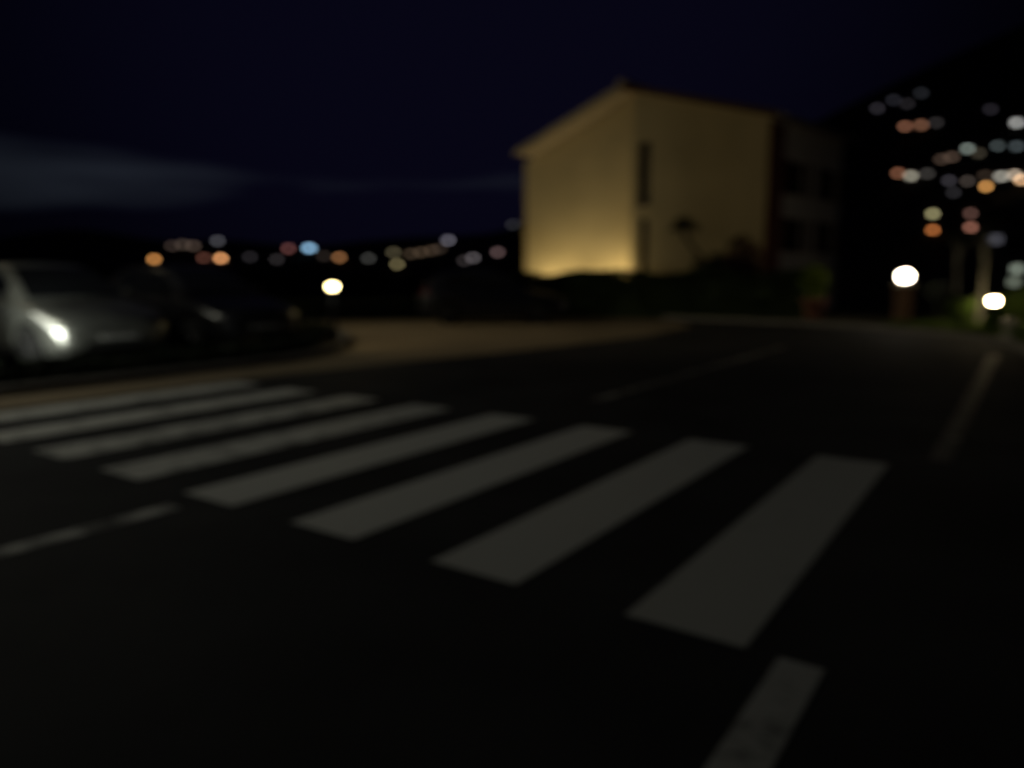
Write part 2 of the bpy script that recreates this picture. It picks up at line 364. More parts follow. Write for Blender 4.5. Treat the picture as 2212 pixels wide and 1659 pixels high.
# ------------------------------------------------------------------ house
HC = at(1650, 596, 27.0); HC.z = 0                                     # right front corner
ga = math.atan2(-590 - 1106, FPX / math.cos(PITCH))
G = Vector((math.sin(ga), math.cos(ga), 0)); K = Vector((math.cos(ga), -math.sin(ga), 0))   # along the gable to the left / along the side wall, away
def on_plane(px, py, origin, normal):
    d = ray(px, py); c = Vector((0, 0, CAM_H)); t = (origin - c).dot(normal) / d.dot(normal); return c + d * t
def guz(px, py, kk=0):                                                  # pixel -> (u along gable, z) on the plane kk behind the front
    p = on_plane(px, py, HC + K * kk, K); return (p - HC).dot(G), p.z
def kz(px, py):                                                         # pixel -> (k along the side wall, z)
    p = on_plane(px, py, HC, G); return (p - HC).dot(K), p.z
SET = .9
u_step = guz(1366, 400)[0]; u_left = guz(1135, 400, SET)[0]; OV = -.30
u_ridge, z_ridge = guz(1342, 181, OV); uL, zL = guz(1113, 326, OV); z_e = guz(1650, 241)[1]; slope_r = (z_ridge - z_e) / u_ridge
slope_l = (z_ridge - zL) / (uL - u_ridge); D_len = kz(1815, 400)[0]
print('HOUSE', 'step', u_step, 'left', u_left, 'ridge', u_ridge, z_ridge, 'eaveL', uL, zL, 'eaveR', z_e, 'len', D_len)
def roof_z(u): return z_ridge - slope_r * (u_ridge - u) if u < u_ridge else z_ridge - slope_l * (u - u_ridge)
house = empty('gabled_house', HC, 0); tag(house, 'ochre gabled house floodlit from below behind the hedge', 'house')
house.matrix_world = Matrix(((G.x, K.x, 0, HC.x), (G.y, K.y, 0, HC.y), (0, 0, 1, 0), (0, 0, 0, 1)))
def wall_cells(name, u0, u1, k0, k1, topf, openings, m, along='u'):
    """wall between u0..u1 with real openings (a, b, zlo, zhi); its top follows topf"""
    us = sorted(set([u0, u1] + [o[0] for o in openings] + [o[1] for o in openings] + ([u_ridge] if along == 'u' and u0 < u_ridge < u1 else [])))
    mb = MB()
    for a, b in zip(us, us[1:]):
        zs = [0]; holes = sorted([(o[2], o[3]) for o in openings if o[0] <= a + 1e-6 and o[1] >= b - 1e-6]); lo = 0
        spans = []
        for h in holes: spans.append((lo, h[0])); lo = h[1]
        for z0, z1 in spans + [(lo, None)]:
            za, zb = (z1, z1) if z1 is not None else (topf(a), topf(b))
            q = [(a,k0,z0),(b,k0,z0),(b,k1,z0),(a,k1,z0),(a,k0,za),(b,k0,zb),(b,k1,zb),(a,k1,za)]
            if along == 'k': q = [(y, x, z) for x, y, z in q]
            mb.hexa(q)
    return mb.build(name, m, house)
TH = .28
def slot(px0, px1, py0, py1):
    a, z1 = guz(px1, py0); b, z0 = guz(px0, py1); return (min(a, b), max(a, b), z0, z1)
s_up = slot(1377, 1405, 304, 446); s_lo = slot(1379, 1406, 472, 600)
s_up = (s_up[0], s_up[1], s_up[2], s_up[3]); s_lo = (max(s_lo[0], s_up[0] + .02), min(s_lo[1], s_up[1] - .02), s_lo[2], s_lo[3])
under = lambda u: roof_z(u) - .19
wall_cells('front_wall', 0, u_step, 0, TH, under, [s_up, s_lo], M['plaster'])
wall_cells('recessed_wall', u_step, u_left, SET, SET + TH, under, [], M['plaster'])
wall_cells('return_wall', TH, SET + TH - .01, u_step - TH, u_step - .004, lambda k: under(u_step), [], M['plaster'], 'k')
sw = [kz(1704, 345), kz(1736, 425), kz(1700, 470), kz(1732, 545)]
ops = [(sw[0][0], sw[1][0], sw[1][1], sw[0][1]), (sw[2][0], sw[3][0], sw[3][1], sw[2][1])]
k2 = D_len * .72; wdt = ops[0][1] - ops[0][0]
ops += [(k2, k2 + wdt, ops[0][2], ops[0][3]), (k2, k2 + wdt, ops[1][2], ops[1][3])]
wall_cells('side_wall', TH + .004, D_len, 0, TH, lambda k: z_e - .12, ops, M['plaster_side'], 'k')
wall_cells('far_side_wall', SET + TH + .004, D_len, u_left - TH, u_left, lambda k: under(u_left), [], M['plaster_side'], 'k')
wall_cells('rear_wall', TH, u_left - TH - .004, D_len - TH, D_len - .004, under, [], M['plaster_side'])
# roof: two slabs, fascia boards, ridge tiles
def slab(ua, za, ub, zb, th, ka, kb): return MB().hexa([(ua,ka,za-th),(ub,ka,zb-th),(ub,kb,zb-th),(ua,kb,za-th),(ua,ka,za),(ub,ka,zb),(ub,kb,zb),(ua,kb,za)])
eR = -.45; zR = roof_z(eR)
r1 = slab(eR, zR, u_ridge, z_ridge, .18, OV, D_len + .3).build('roof', M['roof'], house)
r2 = slab(u_ridge + .001, z_ridge, uL, zL, .18, OV, D_len + .3).build('roof', M['roof'], house)
slab(u_ridge + .05, z_ridge - .185, uL - .02, zL - .185 + .02*slope_l, .02, OV + .01, SET - .01).build('soffit', M['trim'], r2)
slab(u_ridge + .02, z_ridge + .03, uL + .03, zL + .03, .26, OV - .035, OV - .002).build('rake_board', M['trim'], r2)
slab(eR - .03, zR + .03, u_ridge, z_ridge + .03, .20, OV - .035, OV - .002).build('rake_board', M['wood_dark'], r1)
k = OV - .02
while k < D_len + .2:
    MB().tube([(u_ridge, k, z_ridge + .05), (u_ridge, k + .40, z_ridge + .03)], [.17, .145], 8).build('ridge_tile', M['trim'] if k < 0 else M['roof'], r1); k += .385
MB().tube([(eR - .06, OV, zR - .1), (eR - .06, D_len + .3, zR - .1)], .07, 8).build('gutter', M['galv'], house)
MB().tube([(uL + .06, OV, zL - .1), (uL + .06, D_len + .3, zL - .1)], .07, 8).build('gutter', M['galv'], house)
pk = kz(1657, 400)[0], kz(1690, 400)[0]
MB().box((-.03, pk[0], 0), (-.003, pk[1], z_e - .35)).build('red_wall_panel', M['red_panel'], house)
def window(o, plane, mullion=True, frame_m='wood_dark'):
    a, b, z0, z1 = o; f = .06; d0, d1 = .10, .16
    def bx(mb, x0, x1, y0, y1, q0, q1):
        return mb.box((x0, y0, q0), (x1, y1, q1)) if plane == 'u' else mb.box((y0, x0, q0), (y1, x1, q1))
    wn = MB(); bx(wn, a, a+f, d0, d1, z0, z1); bx(wn, b-f, b, d0, d1, z0, z1); bx(wn, a+f, b-f, d0, d1, z0, z0+f); bx(wn, a+f, b-f, d0, d1, z1-f, z1)
    if mullion:
        n = max(1, int((z1 - z0) / 1.1)); 
        for i in range(1, n + 1): zz = z0 + (z1 - z0) * i / (n + 1); bx(wn, a+f, b-f, d0, d1, zz-.03, zz+.03)
    wo = wn.build('window', M[frame_m], house)
    bx(MB(), a+f*.8, b-f*.8, d0+.02, d0+.035, z0+f*.8, z1-f*.8).build('pane', M['pane'], wo)
    bx(MB(), a-.05, b+.05, -.06, d0-.01, z0-.045, z0-.002).build('sill', M['trim'], wo)
for o in (s_up, s_lo): window(o, 'u')
for o in ops:
    window(o, 'k')
    for y0, y1 in ((o[0]-.42, o[0]-.01), (o[1]+.01, o[1]+.42)):
        mb = MB(); mb.box((-.05, y0, o[2]), (-.004, y1, o[3]))
        sh = mb.build('shutter', M['wood_dark'], house)
        for i in range(int((o[3]-o[2]) / .16)): zz = o[2] + .06 + i * .16; MB().box((-.065, y0+.04, zz), (-.051, y1-.04, zz+.09)).build('slat', M['wood_dark'], sh)
# floodlights standing before the recessed wall
def flood(u, kk, power, label, col_=(1, .80, .40)):
    p = HC + G * u + K * kk; t = empty('floodlight', p, math.atan2(K.y, K.x)); tag(t, label, 'floodlight', 'floodlights on the house wall')
    MB().tube([(0,0,-.05), (0,0,.55)], .025, 8).build('stake', M['metal_dark'], t)
    MB().hexa([(-.07,-.14,.55),(.05,-.14,.52),(.05,.14,.52),(-.07,.14,.55),(-.10,-.15,.72),(.02,-.15,.76),(.02,.15,.76),(-.10,.15,.72)]).build('housing', M['metal_dark'], t)
    MB().hexa([(.048,-.12,.55),(.056,-.12,.55),(.056,.12,.55),(.048,.12,.55),(.024,-.12,.74),(.032,-.12,.745),(.032,.12,.745),(.024,.12,.74)]).build('glass', glow(col_, 6), t)
    lamp_light('flood_light', 'SPOT', (.10, 0, .68), power, col_, t, .06, 165, .5, aim=(1.5, 0, 1.15))
flood(u_step + 1.15, SET - 1.45, 140, 'small floodlight before the house wall, nearer the stair window')
flood(u_left - 1.9, SET - 1.6, 145, 'small floodlight before the house wall, nearer its left corner')

# ------------------------------------------------------------------ hedges, shrubs, plants at the house
hp = [at(1215, 684, 24.4), at(1330, 684, 24.4), at(1500, 686, 23.9), at(1735, 690, 23.0)]
hedge('dark clipped hedge along the road below the ochre house', [Vector((p.x, p.y, 0)) for p in hp], 1.0, 1.42, 20000, .085, M['leaf'], 5)
lp = [at(560, 700, 22.5), at(820, 694, 23.4), at(1130, 686, 24.3), at(1222, 684, 24.4)]
hedge('long dark hedge beyond the parked cars, left of the house', [Vector((p.x, p.y, 0)) for p in lp], .9, lambda x: .55 + .85 * sst(-2.6, .4, np.asarray(x)), 18000, .09, M['leaf_dark'], 6)
def ground_at(px, Y): p = at(px, 600, Y); p.z = 0; return p
shrub('shrub', 'reddish leaved bush before the right part of the ochre wall', 'shrub', ground_at(1605, 25.2), 1.15, 1.55, 6000, .12, M['leaf_red'], 11)
shrub('shrub', 'dark bush at the right corner of the house, above the hedge', 'shrub', ground_at(1680, 25.4), .85, .95, 2200, .11, M['leaf_dark'], 12)
shrub('shrub', 'small brownish shrub peeking over the hedge by the lower stair window', 'shrub', ground_at(1450, 25.4), .45, .86, 1500, .09, M['leaf_dark'], 13)
shrub('shrub', 'dark bush below the yucca, before the ochre wall', 'shrub', ground_at(1530, 25.0), .70, 1.15, 3400, .11, M['leaf_dark'], 14)
# leaning yucca with one tuft
yb = ground_at(1545, 25.6); yh = at(1477, 492, 25.4); yr = empty('yucca', yb); tag(yr, 'leaning yucca with one dark tuft standing against the ochre wall', 'yucca')
h = yh - yb
MB().tube([(0,0,-.1), (.02,0,.9), (h.x*.35, h.y*.5, h.z*.62), (h.x*.8, h.y*.8, h.z*.82), tuple(h*.99)], [.075,.07,.06,.055,.05], 8).build('trunk', M['bark'], yr)
rng = np.random.default_rng(4)
for i in range(110):
    d = Vector(rng.normal(size=3)); d.z = abs(d.z) * 1.1 - .25; d.normalize(); L_ = rng.uniform(.40, .66); sd = d.cross(Vector((0,0,1))).normalized() * .045
    tip = h + d * L_ + Vector((0,0,-.06)); mid = h + d * L_ * .5
    MB().quad(h - sd*.6, mid - sd, tip, mid + sd, h + sd*.6).build('leaf', M['leaf_dark'], yr)
# potted plant
pb = ground_at(1762, 22.0); pr = empty('flowerpot', pb); tag(pr, 'terracotta pot standing at the end of the hedge', 'flowerpot')
MB().lathe([(.20,0),(.22,.02),(.30,.56),(.34,.56),(.35,.66),(.31,.67),(.29,.60)], 20).build('pot', M['terracotta'], pr, True)
MB().lathe([(.285,.59),(.10,.61)], 16).build('soil', M['earth'], pr)
shrub('potted_plant', 'yellow green plant growing in the terracotta pot', 'plant', pb + Vector((-.02, 0, .60)), .46, .58, 900, .17, M['leaf_lime'], 21, stems=6)

# ------------------------------------------------------------------ lamps that show in the photo
def post_lamp(name, label, base, hgt, post_m, post_r, globe_r, c, e, power, shade=True, square=False):
    t = empty(name, base); tag(t, label, 'lamp')
    if square: MB().box((-post_r, -post_r, -.2), (post_r, post_r, hgt - globe_r*1.7)).build('pillar', post_m, t); MB().box((-post_r-.04, -post_r-.04, hgt-globe_r*1.7+.002), (post_r+.04, post_r+.04, hgt-globe_r*1.25)).build('cap_stone', M['stone'], t)
    else: MB().tube([(0,0,-.3), (0,0,hgt - globe_r*1.2)], [post_r*1.3, post_r], 10).build('post', post_m, t)
    MB().lathe([(globe_r*.6, hgt-globe_r*1.25), (globe_r*.75, hgt-globe_r*1.0), (globe_r*.65, hgt-globe_r*.85)], 14).build('collar', M['metal_dark'], t)
    prof = [(globe_r*math.sin(a), hgt - globe_r*math.cos(a)) for a in [.5 + i*(math.pi-.55)/9 for i in range(10)]]
    MB().lathe(prof, 14).build('globe', glow(c, e), t, True)
    if shade: MB().lathe([(globe_r*1.25, hgt+globe_r*.75), (globe_r*1.2, hgt+globe_r*.9), (.02, hgt+globe_r*1.35)], 14).build('shade', M['metal_dark'], t)
    if power: lamp_light('lamp_light', 'POINT', (0, 0, hgt + globe_r * .1), power, c, t, globe_r * 1.15)
    return t
p = at(718, 619, 14.4)
bl = post_lamp('bollard_lamp', 'lone warm bollard lamp shining at the corner of the planting bed, left', (p.x, p.y, .09), p.z - .09, M['metal_dark'], .05, .068, (1, .80, .36), 25, 0, True)
lamp_light('bollard_light', 'SPOT', (.11, -.07, p.z - .09), 5.5, (1, .80, .46), bl, .06, 160, .7, aim=(2.6, -.5, p.z - .42))
p = at(1955, 597, 21.0)
post_lamp('pillar_lamp', 'brightest white lamp, on a brick pillar right of the house', (p.x, p.y, 0), p.z, M['brick_post'], .17, .16, (1, .86, .66), 27, 0, False, True)
p = at(2147, 650, 17.5); q = p.copy(); q.z = .08
post_lamp('garden_lamp', 'low warm garden lamp among green plants at the right edge', (p.x, p.y, .08), p.z - .08, M['metal_dark'], .03, .085, (1, .78, .42), 85, 0, True)

q = rd(-.3, 9.3)
bl2 = post_lamp('bollard_lamp', 'cool bollard lamp before the grey car, out of frame at left', (q.x, q.y, .09), .56, M['metal_dark'], .05, .06, (.96, 1, .88), 8, 0, True)
lamp_light('bollard_light', 'SPOT', (.12, .16, .52), 470, (.97, 1, .88), bl2, .05, 44, .85, aim=(.66, 2.5, .78))

# right garden: shrubs round the low lamp, grass, pale stones, two trunks
def bank(px, Y): v = at(px, 650, Y); v.z = .08; return v
shrub('shrub', 'lit green shrub just left of the low garden lamp', 'shrub', bank(2086, 17.9), .34, .40, 1300, .11, M['leaf_grass'], 31, ry=.3)
shrub('shrub', 'low green shrub below the garden lamp at the right edge', 'shrub', bank(2150, 17.0), .36, .24, 1200, .10, M['leaf_grass'], 32)
shrub('shrub', 'dark shrub between the pillar lamp and the lit green shrub', 'shrub', bank(2030, 20.5), .7, .55, 1500, .10, M['leaf_dark'], 33)
shrub('shrub', 'green shrub behind the low garden lamp, cut by the right frame edge', 'shrub', bank(2222, 19.0), .7, .55, 1700, .11, M['leaf_grass'], 34)
def blob(name, label, c, r, seed, m):
    bm = bmesh.new(); bmesh.ops.create_icosphere(bm, subdivisions=3, radius=1); rg = np.random.default_rng(seed)
    ph = rg.uniform(0, 6, 6)
    for v in bm.verts:
        x = v.co.copy(); k = 1 + .12*math.sin(3*x.x+ph[0]) + .10*math.sin(4*x.y+ph[1]) + .09*math.sin(5*x.z+ph[2]+2*x.x)
        v.co = Vector((x.x*r[0]*k, x.y*r[1]*k, max(x.z, -.55)*r[2]*k))
    me = bpy.data.meshes.new(name); bm.to_mesh(me); bm.free()
    o = link(name, me, m); o.location = c; tag(o, label, 'stone'); return o
blob('boulder', 'pale boulder at the foot of the garden lamp, right edge', bank(2194, 16.7) + Vector((0,0,.10)), (.24,.22,.25), 1, M['stone'])
blob('boulder', 'small pale stone lying by the kerb, right edge', bank(2186, 14.9) + Vector((0,0,.04)), (.17,.14,.10), 2, M['stone'])
for px, Y, hh, lab, sd in ((2118, 18.5, 1.95, 'pale slender tree trunk rising behind the low garden lamp', 41), (2064, 24.5, 2.0, 'fainter slender tree left of the pale trunk, behind the lamps', 42)):
    v = bank(px, Y); shrub('slender_tree', lab, 'tree', v, .34, .36, 140, .10, M['leaf_dark'], sd, trunk=hh, bark='bark_pale', stems=7)
# grass on the verge
rng = np.random.default_rng(77); gp = []
vp = [Vector((q.x, q.y, 0)) for q in off(bank_pts, .25)]
for i in range(7000):
    j = rng.integers(0, 8); t = rng.random(); b_ = vp[j].lerp(vp[j+1], t); d = (vp[j+1]-vp[j]).normalized(); n_ = Vector((d.y, -d.x, 0)); g_ = b_ + n_ * rng.uniform(0, 3.4); gp.append((g_.x, g_.y, .08))
tag(link('grass', leaf_mesh('grass', np.array(gp), .16, rng, up=3.0, aspect=.12), M['leaf_grass']), 'short green grass on the verge by the garden lamp', 'grass', kind='stuff')
# ground cover in the planted strip
cp = []
for i in range(20000):
    s = rng.uniform(-4, 9.2)
    if s < 6.0: t = rng.uniform(8.82 + max(0, s - 4.6)*.3, 9.7)
    else: t = rng.uniform(9.25 + (s - 6.0)*.92, 9.7 + (s - 6.0)*1.5)
    v = rd(s, t); cp.append((v.x, v.y, .09 + rng.uniform(0, .16)))
tag(link('ground_cover', leaf_mesh('ground_cover', np.array(cp), .085, rng), M['leaf_dark']), 'dark creeping ground cover in the strip before the parked cars', 'plants', kind='stuff')

# ------------------------------------------------------------------ cars
def interp(x, tab):
    xs = [t[0] for t in tab]; return [float(np.interp(x, xs, [t[i] for t in tab])) for i in range(1, len(tab[0]))]
BODY = [(0,.60,.56),(.03,.66,.66),(.10,.71,.745),(.25,.765,.80),(.55,.845,.85),(.9,.90,.87),(1.2,.95,.878),(1.7,.965,.88),(2.8,1.0,.88),(3.4,1.02,.865),(3.75,1.02,.83),(3.95,.98,.79),(4.05,.90,.74),(4.1,.70,.66)]
ROOF = [(1.02,.945),(1.3,1.12),(1.6,1.30),(1.85,1.415),(2.1,1.475),(2.5,1.50),(3.0,1.485),(3.4,1.43),(3.6,1.36),(3.8,1.19),(3.98,1.0)]
AX = (.82, 3.33); WR = .315
def make_car(label, paint, loc, az, hl_emit=0):
    """az: compass direction of the nose"""
    rz = math.pi/2 - az; t = empty('parked_car', loc, rz); tag(t, label, 'car')
    xf = lambda x: 2.05 - x                                       # x measured from the nose
    st = sorted(set([round(v, 3) for v in np.linspace(0, 4.1, 62)] + [.03, .10] + [a + d for a in AX for d in (-.385, -.37, .37, .385)]))
    def zlow(x):
        z = .20 + .10 * max(0, 1 - x/.25) + .12 * max(0, (x-3.8)/.3)
        for a in AX:
            if abs(x - a) < .375: z = max(z, .30 + math.sqrt(max(0, .375**2 - (x-a)**2)))
        return z
    rings = []
    for x in st:
        zt, hw = interp(x, BODY); zb = zlow(x); cr = .03 if x < 1.2 else .01; flare = max(0, 1 - min(abs(x-a) for a in AX)/.5) * .018
        zs = zt - .10; zm = max(zb + .02, min(.62, zs-.03)); zl = max(zb + .01, min(.40, zm-.01))
        rings.append([(0,zt+cr),(hw*.5,zt+cr*.8),(hw*.86,zt-.005),(hw*.965,zt-.04),(hw,zs),(hw+.006+flare,zm),(hw-.005+flare,zl),(hw-.035+flare,zb),(hw*.72,zb)])
    mb = MB(); n = 9
    for sg in (1, -1):
        o = len(mb.v)
        for x, rg in zip(st, rings): mb.v += [(xf(x), sg*y, z) for y, z in rg]
        for i in range(len(st)-1):
            for k in range(n-1):
                a = o+i*n+k; mb.f.append((a, a+1, a+n+1, a+n))
            mb.f.append((o+i*n+n-1, o+i*n+n-1, o+(i+1)*n+n-1))if False else None
        mb.f.append(tuple(o+k for k in range(n)) + (len(mb.v),)); mb.v.append((xf(st[0]), 0, rings[0][-1][1]))
        mb.f.append(tuple(o+(len(st)-1)*n+k for k in range(n)) + (len(mb.v),)); mb.v.append((xf(st[-1]), 0, rings[-1][-1][1]))
    mb.f = [f for f in mb.f if f]
    # greenhouse shell
    gx = [r[0] for r in ROOF]; gst = list(np.linspace(1.02, 3.98, 34))
    def gr(x):
        zr = interp(x, ROOF)[0]; zt, hw = interp(x, BODY); zb = zt - .03; f = min(1, max(0, (zr - zb) / .5)); ht = hw*.87 - .165*f
        return zb, hw*.90, zr, ht
    o = len(mb.v)
    for x in gst:
        zb, hb, zr, ht = gr(x)
        zsd = max(zb + .002, zr - .055)
        for y, z in ((hb, zb), (ht, zsd), (ht-.09, zr-.008), (0, zr+.012), (-ht+.09, zr-.008), (-ht, zsd), (-hb, zb)): mb.v.append((xf(x), y, z))
    for i in range(len(gst)-1):
        for k in range(6): a = o+i*7+k; mb.f.append((a, a+1, a+8, a+7))
    body = mb.build('body', paint, t, True)
    # glass
    def top_glass(name, xa, xb):
        g = MB(); xs = np.linspace(xa, xb, 8); o = 0
        for x in xs:
            zb, hb, zr, ht = gr(x)
            for y in (ht-.05, ht*.5, 0, -ht*.5, -ht+.05): g.v.append((xf(x) + (.008 if xa < 2 else -.008), y, zr + .018 - .012*abs(y)/ht))
        for i in range(7):
            for k in range(4): a = i*5+k; g.f.append((a, a+1, a+6, a+5))
        g.build(name, M['pane'], t, True)
    top_glass('windscreen', 1.10, 1.84); top_glass('rear_window', 3.60, 3.92)
    for sg in (1, -1):
        for xa, xb in ((1.62, 2.42), (2.50, 3.36)):
            g = MB(); xs = np.linspace(xa, xb, 8)
            for x in xs:
                zb, hb, zr, ht = gr(x); zsd = zr - .055
                f0 = .07; f1 = .93 if x > 1.9 else .80
                for f in (f0, f1): g.v.append((xf(x), sg*(hb + (ht-hb)*f + .006), zb + (zsd-zb)*f))
            for i in range(7): g.f.append((2*i, 2*i+1, 2*i+3, 2*i+2))
            g.build('side_window', M['pane'], t, True)
        # headlight wraps from the nose back along the wing
        g = MB(); xs = [.085, .14, .22, .33, .46, .58]
        for j, x in enumerate(xs):
            zt, hw = interp(x, BODY); fr = [(.93, -.045), (.982, -.10), (1.008, -.17), (1.014, -.25)]
            for q, (fy, dz) in enumerate(fr):
                sh = 1 - j*.16
                g.v.append((xf(x) + .006, sg*(hw*fy + .006), zt - .025 + dz*sh + .010))
        for j in range(len(xs)-1):
            for q in range(3): a = j*4+q; g.f.append((a, a+1, a+5, a+4))
        g.build('headlight', M['lens'] if paint is M['car_grey'] else M['lens_dark'], t, True)
        MB().hexa([(xf(3.93),sg*.66,.72),(xf(3.93),sg*.80,.72),(xf(4.03),sg*.74,.72),(xf(4.06),sg*.62,.72),(xf(3.90),sg*.66,.98),(xf(3.90),sg*.79,.98),(xf(4.0),sg*.765,.98),(xf(4.045),sg*.62,.95)]).build('tail_light', M['tail'], t)
        mir = MB().hexa([(xf(1.52),sg*.90,.98),(xf(1.40),sg*.92,.99),(xf(1.42),sg*1.04,1.0),(xf(1.52),sg*1.06,.99),(xf(1.53),sg*.91,1.10),(xf(1.44),sg*.93,1.09),(xf(1.45),sg*1.03,1.09),(xf(1.53),sg*1.05,1.11)]).build('mirror', paint, t)
        MB().tube([(xf(1.48),sg*.83,.985),(xf(1.48),sg*.93,1.01)], .025, 6).build('arm', M['plastic'], mir)
        for x in (2.22, 3.12): MB().tube([(xf(x),sg*.893,.84),(xf(x+.03),sg*.91,.845),(xf(x+.15),sg*.91,.845),(xf(x+.18),sg*.893,.84)], .013, 6).build('door_handle', paint, t)
        MB().box((xf(2.93), sg*.862 if sg > 0 else -.884, .205), (xf(1.22), sg*.884 if sg > 0 else -.862, .30)).build('sill_trim', M['plastic'], t)
        for x in AX:
            wh = empty('wheel', (xf(x), sg*.78, .31)); wh.parent = t
            MB().lathe([(.20,-.095),(.29,-.10),(.31,-.07),(WR-.002,0),(.31,.07),(.29,.10),(.20,.095)], 28, axis='y').build('tyre', M['tyre'], wh, True)
            rm = MB().lathe([(.205,-.06),(.205,.06)], 24, axis='y')
            for q in range(7):
                a = q*2*math.pi/7; ca, sa = math.cos(a), math.sin(a); y = sg*.075
                rm.tube([(.03*ca, y, .03*sa), (.195*ca, y-.01*sg, .195*sa)], [.03,.022], 6)
            rm.build('rim', M['rim'], wh)
    # front: grille, lower intake, plate
    MB().hexa([(xf(.02),-.42,.50),(xf(.02),.42,.50),(xf(.10),.40,.50),(xf(.10),-.40,.50),(xf(.022),-.46,.575),(xf(.022),.46,.575),(xf(.10),.44,.575),(xf(.10),-.44,.575)]).build('grille', M['plastic'], t)
    MB().hexa([(xf(-.005),-.50,.30),(xf(-.005),.50,.30),(xf(.10),.5,.30),(xf(.10),-.5,.30),(xf(-.012),-.45,.40),(xf(-.012),.45,.40),(xf(.10),.45,.40),(xf(.10),-.45,.40)]).build('air_intake', M['plastic'], t)
    MB().box((xf(-.016), -.26, .425), (xf(.05), .26, .49)).build('number_plate', M['plate'], t)
    MB().box((xf(4.04), -.26, .60), (xf(4.112), .26, .70)).build('number_plate', M['plate'], t)
    return t
c_az = YAW + math.pi/2                                              # nose points to the road
def bay(corner, az, L=4.1, W=1.76):
    f = Vector((math.sin(az), math.cos(az), 0)); r_ = Vector((math.cos(az), -math.sin(az), 0)); return corner - f * (L/2) , f, r_
corner = at(152, 812, 1); 
def gp_at(px, py): d = ray(px, py); t = -CAM_H / d.z; return Vector((0,0,CAM_H)) + d * t
fc = gp_at(128, 815); f = Vector((math.sin(c_az), math.cos(c_az), 0)); lft = Vector((-f.y, f.x, 0)); rgt = -lft
print('CAR corner', fc, 'nose', f, 'right', rgt)
make_car('grey hatchback parked nose first to the road at the left edge', M['car_grey'], (fc + lft*.85 - f*2.05).to_tuple()[:2] + (.03,), c_az)
make_car('black hatchback parked beside the grey car, in the dark', M['car_black'], (fc + lft*(.85 + 2.55) - f*2.15).to_tuple()[:2] + (.03,), c_az)
p3 = gp_at(1062, 700)
make_car('dark car parked in front of the hedge, left of the lit wall', M['car_navy'], (p3.x, p3.y + .6, 0), R(82))

# ------------------------------------------------------------------ street lamps outside the left edge that light the crossing
def street_lamp(label, base, hgt, arm, c, e, power, cone=160, aim_at=None, blend=.25):
    t = empty('street_lamp', base); tag(t, label, 'street lamp'); a = Vector(arm)
    MB().tube([(0,0,-.3),(0,0,hgt*.5),(0,0,hgt)], [.085,.07,.05], 12).build('pole', M['galv'], t)
    MB().tube([(0,0,hgt-.02),(a.x*.5,a.y*.5,hgt+.14),(a.x,a.y,hgt+.16)], [.045,.035,.03], 8).build('arm', M['galv'], t)
    d = a.normalized(); s = Vector((-d.y, d.x, 0)) * .13; A = a - d*.1; B = a + d*.5
    hd = MB().hexa([tuple(A-s+Vector((0,0,hgt+.10))), tuple(B-s*.8+Vector((0,0,hgt+.10))), tuple(B+s*.8+Vector((0,0,hgt+.10))), tuple(A+s+Vector((0,0,hgt+.10))),
                    tuple(A-s*.6+Vector((0,0,hgt+.22))), tuple(B-s*.5+Vector((0,0,hgt+.18))), tuple(B+s*.5+Vector((0,0,hgt+.18))), tuple(A+s*.6+Vector((0,0,hgt+.22)))]).build('lamp_head', M['galv'], t)
    A2 = a + d*.02; B2 = a + d*.42; s2 = s*.75
    MB().hexa([tuple(q + Vector((0,0,hgt+zz))) for zz in (.085, .098) for q in (A2-s2, B2-s2, B2+s2, A2+s2)]).build('lens', glow(c, e), hd)
    lp_ = (a.x + d.x*.22, a.y + d.y*.22, hgt + .04)
    lamp_light('street_light', 'SPOT', lp_, power, c, t, .14, cone, blend, aim=(lp_[0], lp_[1], 0) if aim_at is None else tuple(Vector(aim_at) - Vector(base)))
street_lamp('cool white street lamp before the car park, out of frame at left', (-11.7, 6.8, 0), 6.0, (.7, .2, 0), (1.0, .985, .80), 20, 505, 168)
street_lamp('warm street lamp behind the parked cars, out of frame at left', (-15.0, 17.0, 0), 7.6, (.9, -.2, 0), (1, .84, .54), 20, 1300, 46, aim_at=(2.0, 17.5, 0), blend=.8)
street_lamp('floodlight on a pole aimed at the gable, out of frame at left', (-22.5, 21.5, 0), 7.5, (.8, .2, 0), (1, .84, .46), 20, 1750, 74, aim_at=(6.0, 29.5, 4.5))

# ------------------------------------------------------------------ dark trees beyond the left hedge
for i, (px, Y, top_y, rx) in enumerate(((150, 46, 566, 2.6), (262, 52, 577, 2.4), (385, 48, 580, 2.3), (500, 56, 581, 2.6), (612, 50, 584, 2.2), (800, 52, 583, 2.4), (905, 58, 584, 2.7), (1010, 50, 584, 2.3), (1095, 47, 586, 1.8))):
    p = at(px, top_y, Y); gz = float(height(p.x, p.y)); H_ = p.z - gz; names = ['leftmost', 'second', 'third', 'fourth', 'fifth', 'sixth', 'seventh', 'eighth', 'last']
    shrub('dark_tree', f'black round tree beyond the hedge, {names[i]} from the left' if i < 8 else 'black round tree beyond the hedge, nearest the lit house', 'tree', (p.x, p.y, gz), rx, H_*.40, 2600, .26, M['leaf_dark'], 60 + i, group='dark trees on the slope', trunk=H_*.22, stems=5, clumps=12)

